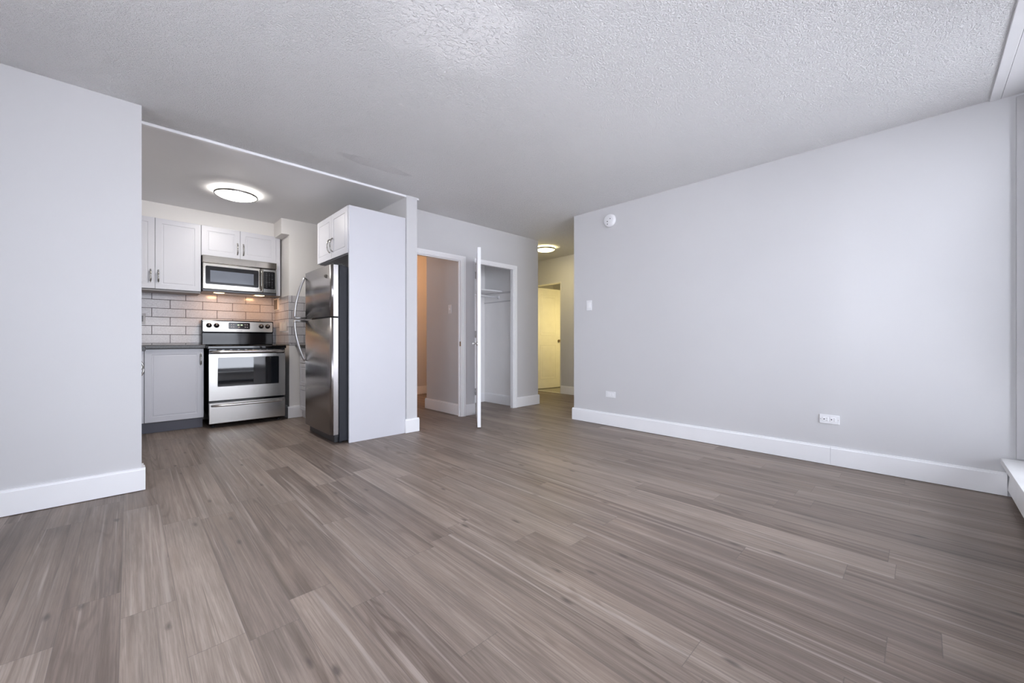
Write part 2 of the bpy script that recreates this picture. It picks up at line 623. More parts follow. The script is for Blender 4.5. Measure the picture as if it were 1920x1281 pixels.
sbox('wall_kitchen_right', WALL, 2.11, 2.235, 3.785, 6.35, 0, H)
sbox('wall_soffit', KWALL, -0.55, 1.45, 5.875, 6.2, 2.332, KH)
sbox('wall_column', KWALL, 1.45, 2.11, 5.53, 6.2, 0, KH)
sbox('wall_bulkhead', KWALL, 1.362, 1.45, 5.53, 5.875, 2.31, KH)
# closet wall with its two openings
YC = 4.11
b = BM()
box(b, 2.235, 2.33, YC, YC + .055, 0, H)
box(b, 2.33, 3.075, YC, YC + .055, 2.018, H)
box(b, 3.075, 3.285, YC, YC + .055, 0, H)
box(b, 3.285, 4.005, YC, YC + .055, 2.018, H)
box(b, 4.005, 4.53, YC, YC + .055, 0, H)
struct('wall_closet_front', b, WALL)
CLO = plain('lightened_closet_paint', (0.90, 0.895, 0.895), 0.5, var=0.01)  # closet walls painted brighter in place of the light missing inside
sbox('wall_closet_left', WALL, 3.09, 3.19, YC + .055, 4.97, 0, H)
sbox('wall_closet_back', CLO, 3.19, 4.10, 4.87, 4.97, 0, H)
sbox('wall_hall_left', WALL, 4.112, 4.53, YC + .055, 7.0, 0, H)
sbox('wall_closet_right', CLO, 4.10, 4.112, YC + .055, 4.97, 0, H)
sbox('wall_entry_back', WALL, 2.235, 4.10, 6.35, 6.45, 0, H)
DY0, DY1 = 4.617, 5.37
b = BM()
box(b, 5.72, 5.83, 3.0, DY0, 0, H); box(b, 5.72, 5.83, DY1, 7.1, 0, H); box(b, 5.72, 5.83, DY0, DY1, 2.06, H)
struct('wall_hall_far', b, WALL)
sbox('wall_hall_end', WALL, 4.10, 5.72, 7.0, 7.1, 0, H)
# small room behind the far door
b = BM()
box(b, 5.83, 7.6, 4.0, 4.1, 0, H); box(b, 5.83, 7.6, 6.3, 6.4, 0, H); box(b, 7.5, 7.6, 4.1, 6.3, 0, H)
struct('wall_bath', b, WALL)
sbox('ceiling_bath', KCEIL, 5.83, 7.6, 4.0, 6.4, H, H + .1)
sbox('floor_bath', BATHF, 5.76, 7.6, 4.0, 6.4, -0.1, -0.002)
# window wall
b = BM()
box(b, -2.0, 3.97, WY - .12, WY, 0, WZ0)
box(b, -2.0, 3.97, WY - .12, WY, WZ1, H)
xs = [-2.0] + [v for w in WX for v in w] + [3.97]
for i in range(0, len(xs), 2):
    box(b, xs[i], xs[i + 1], WY - .12, WY, WZ0, WZ1)
struct('wall_window', b, WALL)
for i, (a, c) in enumerate(WX):
    f = BM()
    fw = 0.05
    y0, y1 = WY - .10, WY - .03
    box(f, a, a + fw, y0, y1, WZ0, WZ1); box(f, c - fw, c, y0, y1, WZ0, WZ1)
    box(f, a + fw, c - fw, y0, y1, WZ0, WZ0 + fw); box(f, a + fw, c - fw, y0, y1, WZ1 - fw, WZ1)
    box(f, a + fw, c - fw, y0 + .01, y1 - .01, 0.98, 1.03)
    wobj = struct('window_%d' % (i + 1), f, VINYL)
    obj('pane', box(BM(), a + fw, c - fw, WY - .068, WY - .062, WZ0 + fw, WZ1 - fw), PANE, wobj)
sbox('trim_1', plain('shade_toned_window_jamb', (0.47, 0.46, 0.465), 0.4), 3.948, 3.97, WY, -0.407, 0.245, 2.49)                       # jamb beside the window, greyed to stand in for shade
b = BM(); box(b, -2.0, 3.97, -0.347, -0.300, 2.508, H, bev=0.003)
struct('trim_2', b, plain('rail_white', (0.80, 0.80, 0.81), 0.5))                                                          # curtain rail on the ceiling
sbox('ceiling_window', plain('smooth_window_soffit', (0.80, 0.80, 0.81), 0.6, var=0.01), -2.0, 3.97, WY, -0.349, 2.510, H)
sbox('trim_3', TRIM, 0.06, 2.262, 3.790, 3.825, 2.496, H, bev=0.004)               # bead at the kitchen ceiling
# tiled splash
T_BACK = m_tile('glazed_subway_tile_back', 'x', 0.190 - 0.3055 * 4, 0.946)
T_SIDE = m_tile('glazed_subway_tile_side', 'y', 5.40 - 0.3055, 0.946 - 0.1025)
T_FRONT = m_tile('glazed_subway_tile_front', 'x', 1.62 - 0.3055 * 2, 0.946 - 0.1025)
sbox('wall_tile_back', T_BACK, -0.55, 1.45, 6.191, 6.2, 0.93, 1.60)
sbox('wall_tile_side', T_SIDE, 1.441, 1.45, 5.521, 6.191, 0.93, 1.545)
sbox('wall_tile_front', T_FRONT, 1.45, 2.11, 5.521, 5.53, 0.93, 1.545)


# baseboards ---------------------------------------------------------
def bb(bm, x0, x1, y0, y1, side, h=0.148, t=0.018):
    """run of baseboard against a wall face; side = direction it sticks out"""
    for th, z0, z1 in ((t, 0.004, h - 0.013), (t * 0.62, h - 0.013, h)):
        if side == '-y':
            box(bm, x0, x1, y0 - th, y0, z0, z1)
        elif side == '+y':
            box(bm, x0, x1, y0, y0 + th, z0, z1)
        elif side == '-x':
            box(bm, x0 - th, x0, y0, y1, z0, z1)
        else:
            box(bm, x0, x0 + th, y0, y1, z0, z1)


b = BM(); bb(b, -2.0, 0.078, 3.55, 0, '-y'); bb(b, 0.06, 0, 3.55, 3.67, '+x'); struct('baseboard_left', b, TRIM)
b = BM(); bb(b, 3.97, 0, 0.4995, 3.018, '-x'); bb(b, 3.97, 0, -0.372, 0.498, '-x'); bb(b, 3.97, 5.70, 3.0, 0, '+y')
struct('baseboard_right', b, TRIM)
b = BM(); bb(b, 2.092, 2.253, 3.785, 0, '-y'); bb(b, 2.235, 0, 3.785, YC, '+x'); bb(b, 2.11, 0, 3.785, 3.799, '-x')
struct('baseboard_post', b, TRIM)
b = BM(); bb(b, 1.432, 1.60, 5.53, 0, '-y'); bb(b, 1.45, 0, 5.53, 6.1, '-x'); struct('baseboard_column', b, TRIM)
b = BM(); bb(b, 3.134, 3.285, YC, 0, '-y'); bb(b, 4.068, 4.548, YC, 0, '-y'); bb(b, 4.53, 0, YC, 6.99, '+x')
struct('baseboard_closet_front', b, TRIM)
b = BM(); bb(b, 3.09, 0, YC + .055, 4.988, '-x'); bb(b, 3.09, 4.1, 4.97, 0, '+y'); bb(b, 2.235, 4.10, 6.35, 0, '-y')
struct('baseboard_entry', b, TRIM)
b = BM(); bb(b, 3.19, 4.10, 4.87, 0, '-y'); bb(b, 4.10, 0, YC + .055, 4.87, '-x'); bb(b, 3.19, 0, YC + .055, 4.87, '+x')
struct('baseboard_closet_inside', b, TRIM)
b = BM(); bb(b, 5.72, 0, 3.02, DY0 - 0.003, '-x'); bb(b, 5.72, 0, DY1 + .05, 6.99, '-x'); struct('baseboard_hall', b, TRIM)


# casings and jambs ----------------------------------------------------
def casing_y(bm, x0, x1, zt, w, wt, left=True, right=True, y=YC, t=0.014):
    """door casing on a wall facing -Y: stepped flat stock"""
    for fa, fb, th in ((0.0, 0.40, t * 0.6), (0.40, 1.0, t)):
        wa, wb, ta, tb = w * fa, w * fb, wt * fa, wt * fb
        if left:
            box(bm, x0 - wb, x0 - wa, y - th, y, 0.0, zt + ta)
        if right:
            box(bm, x1 + wa, x1 + wb, y - th, y, 0.0, zt + ta)
        box(bm, x0 - (wb if left else 0), x1 + (wb if right else 0), y - th, y, zt + ta, zt + tb)


ZD = 2.018
b = BM(); casing_y(b, 2.33, 3.075, ZD, 0.056, 0.044)
box(b, 2.33, 2.342, YC, YC + .055, 0, ZD); box(b, 3.063, 3.075, YC, YC + .055, 0, ZD); box(b, 2.342, 3.063, YC, YC + .055, ZD - .012, ZD)
box(b, 3.053, 3.063, YC + .030, YC + .050, 0, ZD - .012); box(b, 2.342, 3.053, YC + .030, YC + .050, ZD - .022, ZD - .012)
struct('trim_4', b, TRIM)
b = BM(); casing_y(b, 3.285, 4.005, ZD, 0.060, 0.044, left=False)
box(b, 3.285, 3.297, YC, YC + .055, 0, ZD); box(b, 3.993, 4.005, YC, YC + .055, 0, ZD); box(b, 3.297, 3.993, YC, YC + .055, ZD - .012, ZD)
struct('trim_5', b, TRIM)
b = BM()
box(b, 5.712, 5.83, DY0 - 0.002, DY0 + 0.014, 0, 2.06); box(b, 5.712, 5.83, DY1 - 0.014, DY1, 0, 2.06)
box(b, 5.712, 5.83, DY0 + 0.014, DY1 - 0.014, 2.046, 2.06)
struct('trim_6', b, plain('cream_door_jamb', (0.74, 0.73, 0.70), 0.35))
sbox('trim_7', plain('pale_threshold_strip', (0.72, 0.70, 0.64), 0.4), 5.715, 5.76, DY0 + .014, DY1 - .014, 0.0, 0.008, bev=0.002)
sp = sbox('trim_8', BRASS, 3.0615, 3.0630, YC + 0.004, YC + 0.028, 0.905, 0.965)     # strike plate

# ------------------------------------------------------------------ doors
def leaf(name, hinge, free, th, z0, z1):
    h, f = Vector((*hinge, 0)), Vector((*free, 0))
    d = (f - h).normalized(); n = Vector((-d.y, d.x, 0))
    return h, d, n, (f - h).length


# closet door swung wide open towards the room: seen edge-on
h, d, n, L = leaf('', (3.318, 4.088), (2.7959, 3.4170), 0.035, 0.012, 2.02)
def frame_box(bm, h, d, n, u0, u1, w0, w1, z0, z1, bev=0.0):
    vs0 = len(bm.verts)
    tmp = BM(); box(tmp, u0, u1, w0, w1, z0, z1, bev=bev)
    M = Matrix(((d.x, n.x, 0, h.x), (d.y, n.y, 0, h.y), (0, 0, 1, 0), (0, 0, 0, 1)))
    bmesh.ops.transform(tmp, matrix=M, verts=tmp.verts)
    me = bpy.data.meshes.new('t'); tmp.to_mesh(me); tmp.free()
    bm.from_mesh(me); bpy.data.meshes.remove(me)
    return bm
def fpt(h, d, n, u, w, z):
    return h + d * u + n * w + Vector((0, 0, z))

door1 = struct('door_1', frame_box(BM(), h, d, n, 0, L, -0.0185, 0.0185, 0.014, 2.016, bev=0.0015), TRIM)
door1['label'] = 'white flat closet door swung open towards the room, seen edge-on'
for s in (-1,):
    b = BM()
    c = fpt(h, d, n, L - 0.062, s * 0.0185, 0.945)
    lathe(b, c, n * s, [(0.0, 0.010), (0.022, 0.009), (0.026, 0.006), (0.026, 0)], 24)
    tube(b, [c, c + n * s * 0.05], 0.009, 12)
    p0 = c + n * s * 0.048
    tube(b, [p0 + d * 0.008, p0 - d * 0.03, p0 - d * 0.07, p0 - d * 0.105], [0.009, 0.0085, 0.008, 0.0075], 12)
    obj('lever_handle', b, NICKEL, door1)
b = BM(); frame_box(b, h, d, n, L - 0.0005, L + 0.0012, -0.011, 0.011, 0.915, 0.975); obj('latch_plate', b, NICKEL, door1)
for z in (0.30, 1.06, 1.84):
    b = BM()
    tube(b, [(3.296, 4.103, z - .045), (3.296, 4.103, z + .045)], 0.0065, 10)
    box(b, 3.3002, 3.302, 4.105, 4.145, z - .045, z + .045)
    frame_box(b, h, d, n, -0.001, 0.0, -0.0185, 0.015, z - .045, z + .045)
    obj('hinge', b, NICKEL, door1)

# far door, ajar into the room behind
h, d, n, L = leaf('', (5.80, 5.345), (6.49, 5.262), 0.035, 0.012, 2.03)
n = -n if n.y > 0 else n            # outward normal faces the camera (-Y)
b = BM(); frame_box(b, h, d, n, 0, L, -0.0175, 0.0145, 0.014, 2.03)
def raised(bm, u0, u1, z0, z1):
    rings = []
    for ins, w in ((0, 0.0145), (0.004, 0.0175), (0.014, 0.0175), (0.026, 0.0105), (0.036, 0.0105), (0.060, 0.0170)):
        rings.append([bm.verts.new(fpt(h, d, n, uu, w, zz)) for uu, zz in ((u0 + ins, z0 + ins), (u1 - ins, z0 + ins), (u1 - ins, z1 - ins), (u0 + ins, z1 - ins))])
    for p, q in zip(rings, rings[1:]):
        for k in range(4):
            bm.faces.new((p[k], p[(k + 1) % 4], q[(k + 1) % 4], q[k]))
    bm.faces.new(rings[-1])
raised(b, 0.13, L - 0.13, 1.08, 1.90)
raised(b, 0.13, L - 0.13, 0.20, 0.90)
door2 = struct('door_2', b, plain('cream_door_paint', (0.80, 0.78, 0.72), 0.4))
door2['label'] = 'cream two-panel door standing ajar at the end of the hall'
b = BM(); c = fpt(h, d, n, L - 0.06, 0.0145, 0.97)
lathe(b, c, n, [(0.0, 0), (0.028, 0), (0.026, 0.006), (0.010, 0.012), (0.010, 0.026), (0.024, 0.036), (0.028, 0.048), (0.020, 0.060), (0.0, 0.063)], 24)
obj('door_knob', b, BRASS, door2)

# ------------------------------------------------------------------ closet fittings
t = thing('closet_shelf', (3.645, 4.66, 1.714), 'white shelf board high inside the open closet', 'shelf')
obj('board', box(BM(), 3.192, 4.098, 4.452, 4.868, 1.716, 1.734, bev=0.002), TRIM, t)
b = BM(); box(b, 4.082, 4.0985, 4.235, 4.868, 1.690, 1.7155); box(b, 3.1915, 3.208, 4.235, 4.868, 1.690, 1.7155); box(b, 3.208, 4.082, 4.852, 4.868, 1.672, 1.7155)
obj('cleat', b, WALL, t)
t = thing('closet_rod', (3.645, 4.545, 1.63), 'white hanging rod below the closet shelf', 'rod')
b = BM(); tube(b, [(3.197, 4.545, 1.645), (4.093, 4.545, 1.645)], 0.017, 16); obj('pole', b, TRIM, t)
for x, s in ((4.0985, -1), (3.1915, 1)):
    b = BM(); lathe(b, (x, 4.545, 1.645), (s, 0, 0), [(0, 0), (0.03, 0), (0.03, 0.006), (0.021, 0.008), (0.021, 0.02), (0.0175, 0.02)], 24); obj('socket', b, WPLAS, t)
b = BM(); box(b, 4.088, 4.0995, 4.215, 4.868, 1.565, 1.58); struct('trim_9', b, WALL)

# ------------------------------------------------------------------ kitchen upper cabinets
GH = 'white kitchen cabinets'
YF = 5.84
t = thing('wall_cabinet', (0.20, 6.02, 1.528), 'white two-door upper cabinet beside the left kitchen wall, long doors', 'cabinet', GH)
obj('body', box(BM(), -0.19, 0.6045, YF + .0205, 6.188, 1.545, 2.330), CABD, t)
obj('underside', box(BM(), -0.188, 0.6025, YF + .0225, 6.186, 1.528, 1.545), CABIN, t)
for a0, a1, ha in ((-0.188, 0.2045, 0.171), (0.2075, 0.6035, 0.234)):
    dr = obj('door', shaker('-y', a0, a1, 1.549, 2.327, YF), CAB, t)
    obj('handle', pull('-y', ha, 1.617, 1.757, YF), CHROME, dr)
t = thing('wall_cabinet', (1.02, 6.02, 1.975), 'white short two-door upper cabinet above the microwave', 'cabinet', GH)
b = BM(); box(b, 0.6065, 1.40, YF + .0205, 6.188, 1.976, 2.330)
obj('body', b, CABD, t)
for a0, a1, ha in ((0.608, 0.9855, 0.959), (0.9885, 1.375, 1.02)):
    dr = obj('door', shaker('-y', a0, a1, 1.979, 2.327, YF), CAB, t)
    obj('handle', pull('-y', ha, 2.028, 2.168, YF), CHROME, dr)
b = BM(); box(b, 1.377, 1.424, YF + .004, YF + .022, 1.562, 2.327); box(b, 1.405, 1.424, YF + .022, 6.185, 1.562, 2.327)
obj('filler_panel', b, CAB, t)

# ------------------------------------------------------------------ base cabinets and counters
t = thing('base_cabinet', (0.36, 5.9, 0), 'white single-door base cabinet just left of the stove', 'cabinet', GH)
obj('body', box(BM(), 0.103, 0.606, 5.621, 6.188, 0.112, 0.891), CABD, t)
obj('toe_kick', box(BM(), 0.022, 0.600, 5.668, 5.684, 0.0, 0.112), KICK, t)
obj('corner_filler', box(BM(), 0.066, 0.111, 5.602, 5.620, 0.119, 0.870), CAB, t)
dr = obj('door', shaker('-y', 0.116, 0.603, 0.119, 0.886, 5.60), CAB, t)
obj('handle', pull('-y', 0.577, 0.700, 0.840, 5.60), CHROME, dr)
t = thing('base_cabinet', (-0.22, 5.0, 0), 'white base cabinet run mostly hidden behind the left wall', 'cabinet', GH)
obj('body', box(BM(), -0.548, 0.042, 4.40, 5.60, 0.112, 0.891), CAB, t)
obj('toe_kick', box(BM(), 0.0, 0.018, 4.40, 5.684, 0.0, 0.112), KICK, t)
for k in range(2):
    y0 = 4.40 + k * 0.593
    dr = obj('door', shaker('+x', y0 + .002, y0 + .589, 0.119, 0.860, 0.064), CAB, t)
    obj('handle', pull('+x', y0 + 0.36, 0.66, 0.80, 0.064), CHROME, dr)
t = thing('countertop', (0.0, 5.5, 0.892), 'charcoal countertop running from the left wall to the stove', 'countertop')
b = BM(); box(b, -0.548, 0.618, 5.575, 6.190, 0.892, 0.930, bev=0.004); obj('back_slab', b, COUNTER, t)
b = BM(); box(b, -0.548, 0.098, 4.40, 5.574, 0.892, 0.930, bev=0.004); obj('side_slab', b, COUNTER, t)
t = thing('drawer_cabinet', (1.82, 5.1, 0), 'white drawer unit peeking out between fridge and tiled column', 'cabinet', GH)
obj('body', box(BM(), 1.586, 2.108, 4.66, 5.511, 0.10, 0.891), CABD, t)
obj('plinth', box(BM(), 1.60, 1.615, 4.66, 5.510, 0.0, 0.10), TRIM, t)
for z0, z1 in ((0.105, 0.405), (0.412, 0.690), (0.697, 0.885)):
    dr = obj('drawer_front', shaker('-x', 4.664, 5.508, z0, z1, 1.565, fr=0.045), CAB, t)
    b = BM()
    zc = z1 - 0.06
    tube(b, [(1.563, 5.02, zc), (1.545, 5.03, zc), (1.538, 5.09, zc), (1.545, 5.15, zc), (1.563, 5.16, zc)], 0.005, 8)
    obj('handle', b, CHROME, dr)
t = thing('countertop', (1.82, 5.1, 0.892), 'short charcoal countertop end between fridge and tiled column', 'countertop')
obj('slab', edgebox(BM(), 1.514, 2.108, 4.66, 5.518, 0.893, 0.930, 'y', 0.012), COUNTER, t)

# ------------------------------------------------------------------ stove
t = thing('stove', (1.01, 5.80, 0), 'stainless electric range with black glass top and rear controls', 'stove')
X0, X1, YS = 0.634, 1.386, 5.455
obj('body', box(BM(), X0 + .002, X1 - .002, YS + .045, 6.15, 0.055, 0.883), BLACK, t)
b = BM(); box(b, X0 - .016, X1 + .010, YS - .01, 6.16, 0.8835, 0.921, bev=0.008); obj('cooktop', b, COOK, t)
for bx, by, br in ((0.83, 5.62, 0.105), (1.20, 5.62, 0.085), (0.83, 5.90, 0.085), (1.20, 5.90, 0.105)):
    b = BM(); lathe(b, (bx, by, 0.921), (0, 0, 1), [(br - .003, 0), (br - .003, .0004), (br, .0004), (br, 0)], 40); obj('burner_ring', b, DKMARK, t)
# backguard
b = BM()
box(b, 0.634, 1.398, 6.085, 6.16, 0.921, 1.08, bev=0.01); box(b, 0.632, 1.400, 6.072, 6.16, 1.075, 1.232, bev=0.010)
bg = obj('backguard', b, BLACK, t)
b = BM(); edgebox(b, 0.646, 1.388, 6.066, 6.074, 1.090, 1.217, 'y', 0.014); obj('control_panel', b, m_steel('brushed_panel', (0.50, 0.47, 0.43), 0.30), bg)
b = BM(); edgebox(b, 0.902, 1.130, 6.062, 6.068, 1.124, 1.206, 'y', 0.012); obj('display', b, BLACK, bg)
b = BM()
for k in range(5):
    if k != 2:
        box(b, 0.995 + k * 0.0115, 1.003 + k * 0.0115, 6.0605, 6.063, 1.168, 1.184)
obj('clock_digits', b, GREENLED, bg)
for cx in (0.932, 0.955, 1.078, 1.101):
    for cz in (1.150, 1.180):
        obj('touch_button', box(BM(), cx - .006, cx + .006, 6.0608, 6.0625, cz - .0035, cz + .0035), MARK, bg)
for q in ((1.000, 1.022, 1.142, 1.147), (1.004, 1.016, 1.150, 1.154)):
    obj('clock_button', box(BM(), q[0], q[1], 6.0608, 6.0625, q[2], q[3]), MARK, bg)
for kx in (0.705, 0.780, 1.257, 1.330):
    b = BM(); lathe(b, (kx, 6.066, 1.164), (0, -1, 0), [(0.0, 0.026), (0.018, 0.026), (0.022, 0.022), (0.024, 0.004), (0.029, 0.002), (0.029, 0)], 28)
    kb = obj('knob', b, BLACK, bg)
    b = BM(); box(b, kx - .003, kx + .003, 6.0375, 6.040, 1.164, 1.182); obj('pointer', b, MARK, kb)
lettering('maker_lettering', 'FRIGIDAIRE', 0.013, DKMARK, bg, (1.015, 6.0655, 1.103), FACE_NEG_Y)
# front vent strip under the cooktop
b = BM(); box(b, X0, X1, YS + .012, YS + .044, 0.830, 0.883, bev=0.004); fs = obj('front_trim', b, m_steel('brushed_trim_dark', (0.10, 0.10, 0.105), 0.25), t)
b = BM()
for k in range(9):
    x = X0 + 0.07 + k * 0.072
    box(b, x, x + 0.05, YS + .0105, YS + .0125, 0.868, 0.877)
obj('vent_slot', b, HOLE, fs)
# oven door
b = BM()
zb, zt = 0.309, 0.826
wx0, wx1, wz0, wz1 = 0.716, 1.310, 0.466, 0.785
box(b, X0, X1, YS, YS + .040, zb, wz0); box(b, X0, X1, YS, YS + .040, wz1, zt)
box(b, X0, wx0, YS, YS + .040, wz0, wz1); box(b, wx1, X1, YS, YS + .040, wz0, wz1)
od = obj('oven_door', b, STEEL, t)
b = BM(); edgebox(b, wx0 - .004, wx1 + .004, YS - .003, YS + .03, wz0 - .004, wz1 + .004, 'y', 0.014); obj('window_glass', b, GLASSB, od)
b = BM()
x0, x1, zz = wx0 - .007, wx1 + .007, 0
for q in ((x0, x0 + .004, wz0 - .007, wz1 + .007), (x1 - .004, x1, wz0 - .007, wz1 + .007), (x0, x1, wz0 - .007, wz0 - .003), (x0, x1, wz1 + .003, wz1 + .007)):
    box(b, q[0], q[1], YS - .002, YS + .002, q[2], q[3])
obj('window_trim', b, CHROME, od)
b = BM()
pts, rs = [], []
for i in range(25):
    u = i / 24
    e = min(u, 1 - u)
    off = 0.004 + 0.044 * min(1.0, e / 0.10) ** 0.6
    pts.append((X0 + .016 + u * (X1 - X0 - .032), YS - off, 0.852)); rs.append((0.014, 0.016))
tube(b, pts, rs, 12); obj('door_handle', b, STEEL, od)
# drawer
b = BM(); box(b, X0, X1, YS, YS + .040, 0.052, 0.283, bev=0.004); dw = obj('warming_drawer', b, STEEL, t)
b = BM(); pts = []
for i in range(21):
    u = i / 20; e = min(u, 1 - u)
    pts.append((X0 + .022 + u * (X1 - X0 - .044), YS - (0.002 + 0.030 * min(1.0, e / 0.12) ** 0.6), 0.252))
tube(b, pts, [(0.009, 0.012)] * 21, 12); obj('handle', b, STEEL, dw)
for fx in (X0 + .05, X1 - .05):
    for fy in (5.56, 6.08):
        b = BM(); lathe(b, (fx, fy, 0), (0, 0, 1), [(0, 0), (0.02, 0), (0.02, 0.012), (0.009, 0.014), (0.009, 0.055)], 16); obj('foot', b, BLACKM, t)

# ------------------------------------------------------------------ microwave
t = thing('microwave', (0.99, 6.0, 1.56), 'stainless over-the-range microwave hanging above the stove', 'microwave')
MX0, MX1, MY = 0.612, 1.372, 5.79
b = BM(); box(b, MX0, MX1, MY + .03, 6.188, 1.565, 1.972); obj('body', b, BLACK, t)
b = BM(); box(b, MX0, MX1, MY - .012, MY + .03, 1.890, 1.973, bev=0.006); obj('vent_panel', b, m_steel('polished_stainless', (0.68, 0.64, 0.58), 0.12), t)
b = BM(); box(b, MX0 + .004, 1.2175, MY, MY + .0295, 1.583, 1.884, bev=0.005); md = obj('door', b, m_steel('brushed_micro', (0.64, 0.60, 0.545), 0.17), t)
b = BM(); edgebox(b, 0.640, 1.172, MY - .003, MY + .01, 1.640, 1.853, 'y', 0.014); wf = obj('window_frame', b, BLACK, md)
b = BM(); box(b, 0.684, 1.118, MY - .0045, MY + .001, 1.667, 1.803); obj('window_mesh', b, MESHG, wf)
b = BM(); pts = []
for i in range(17):
    u = i / 16; e = min(u, 1 - u)
    pts.append((1.194, MY - (0.002 + 0.036 * min(1.0, e / 0.16) ** 0.6), 1.612 + u * 0.266))
tube(b, pts, [(0.010, 0.013)] * 17, 12); obj('handle', b, CHROME, md)
b = BM(); box(b, 1.2205, MX1 - .001, MY, MY + .0295, 1.583, 1.884, bev=0.005); cp = obj('control_panel', b, m_steel('brushed_micro_side', (0.60, 0.585, 0.555), 0.2), t)
b = BM(); edgebox(b, 1.226, 1.352, MY - .003, MY + .006, 1.634, 1.855, 'y', 0.010); kp = obj('keypad', b, BLACK, cp)
b = BM()
random.seed(4)
for r in range(9):
    for c in range(3):
        if r == 8 and c == 1:
            continue
        x = 1.258 + c * 0.031; z = 1.828 - r * 0.0215
        w = random.choice((0.004, 0.006, 0.009))
        box(b, x - w, x + w, MY - .0036, MY - .0028, z - .003, z + .003)
obj('keypad_markings', b, plain('dim_keypad_printing', (0.10, 0.105, 0.115), 0.5), kp)
lettering('maker_lettering', 'FRIGIDAIRE', 0.014, DKMARK, md, (0.905, MY - .0012, 1.611), FACE_NEG_Y)
b = BM(); box(b, MX0 + .002, MX1 - .002, MY + .008, 6.186, 1.553, 1.5815, bev=0.004); ub = obj('underside', b, plain('grey_hood_base', (0.10, 0.10, 0.105), 0.35, 0.6), t)
b = BM(); box(b, 0.74, 1.25, 5.93, 6.12, 1.550, 1.5535); obj('grease_filter', b, m_steel('filter_aluminium', (0.5, 0.5, 0.5), 0.4), ub)
for lx in (0.78, 1.20):
    b = BM(); box(b, lx - .05, lx + .05, 5.86, 5.905, 1.5495, 1.5535, bev=0.0015); obj('task_lamp', b, HOODL, ub)
    ld = bpy.data.lights.new('hood_lamp', 'AREA'); ld.shape = 'RECTANGLE'; ld.size, ld.size_y = 0.09, 0.04
    ld.energy = 1.1; ld.color = (1.0, 0.52, 0.24)
    lo = bpy.data.objects.new('hood_lamp', ld); COL.objects.link(lo); lo.location = (lx, 5.90, 1.546)
    lo.rotation_euler = (math.radians(18), 0, 0)

# ------------------------------------------------------------------ refrigerator, cabinet above and end panel
t = thing('refrigerator', (1.75, 4.22, 0), 'stainless top-freezer refrigerator with bowed handles and dark sides', 'refrigerator')
obj('body', box(BM(), 1.436, 2.08, 3.838, 4.602, 0.02, 1.686, bev=0.004), FSIDE, t)
obj('door_gasket', box(BM(), 1.4245, 1.4355, 3.848, 4.592, 0.10, 1.682), BLACKM, t)


def fdoor(z0, z1):
    """door slab with softly rounded long edges, gently crowned face"""
    bm = BM()
    prof = []
    y0, y1, xb, xf = 3.840, 4.612, 1.424, 1.352
    prof.append((xb, y0)); prof.append((xf + .030, y0))
    for i in range(1, 7):
        a = PI / 2 * i / 7
        prof.append((xf + .030 - .030 * math.sin(a) + .006, y0 + .034 - .034 * math.cos(a)))
    for i in range(9):
        u = i / 8
        prof.append((xf + .006 - .002 * math.sin(PI * u), y0 + .036 + u * (y1 - y0 - .072)))
    for i in range(6, 0, -1):
        a = PI / 2 * i / 7
        prof.append((xf + .030 - .030 * math.sin(a) + .006, y1 - .034 + .034 * math.cos(a)))
    prof.append((xf + .030, y1)); prof.append((xb, y1))
    lo = [bm.verts.new((x, y, z0)) for x, y in prof]
    hi = [bm.verts.new((x, y, z1)) for x, y in prof]
    k = len(prof)
    for i in range(k):
        f = bm.faces.new((lo[i], lo[(i + 1) % k], hi[(i + 1) % k], hi[i]))
        f.smooth = 1 < i < k - 3
    bm.faces.new(lo[::-1]); bm.faces.new(hi)
    return bm


def fhandle(za, zb):
    """bowed handle: starts on the door at za, leans out to zb beside the door split, then returns"""
    bm = BM()
    pts = []
    for i in range(21):
        u = i / 20
        pts.append((1.352 - 0.098 * math.sin(u * PI / 2) ** 0.85, 4.590, za + (zb - za) * u))
    tube(bm, pts, [(0.020, 0.012)] * len(pts), 12)
    tube(bm, [(1.254 - .004, 4.590, zb), (1.300, 4.590, zb), (1.362, 4.590, zb)], [(0.020, 0.012)] * 3, 12)
    return bm


fd = obj('freezer_door', fdoor(1.208, 1.694), STEELV, t)
obj('handle', fhandle(1.650, 1.218), STEELD, fd)
rd = obj('refrigerator_door', fdoor(0.088, 1.192), STEELV, t)
obj('handle', fhandle(0.765, 1.186), STEELD, rd)
b = BM(); edgebox(b, 1.3525, 1.3585, 3.945, 4.005, 1.588, 1.610, 'x', 0.005); obj('badge', b, CHROME, fd)
obj('kick_grille', box(BM(), 1.400, 1.434, 3.87, 4.57, 0.012, 0.080), BLACKM, t)
b = BM(); box(b, 1.385, 1.47, 3.846, 3.90, 1.694, 1.706, bev=0.003); box(b, 1.44, 1.50, 3.85, 3.90, 1.686, 1.700, bev=0.003); obj('hinge_cover', b, BLACKM, t)
b = BM(); box(b, 1.39, 1.43, 3.846, 3.885, 0.060, 0.086, bev=0.003); obj('lower_hinge', b, BLACKM, t)
for fx in (1.46, 2.05):
    for fy in (3.88, 4.56):
        b = BM(); lathe(b, (fx, fy, 0), (0, 0, 1), [(0, 0), (0.018, 0), (0.018, 0.021)], 14); obj('foot', b, BLACKM, t)

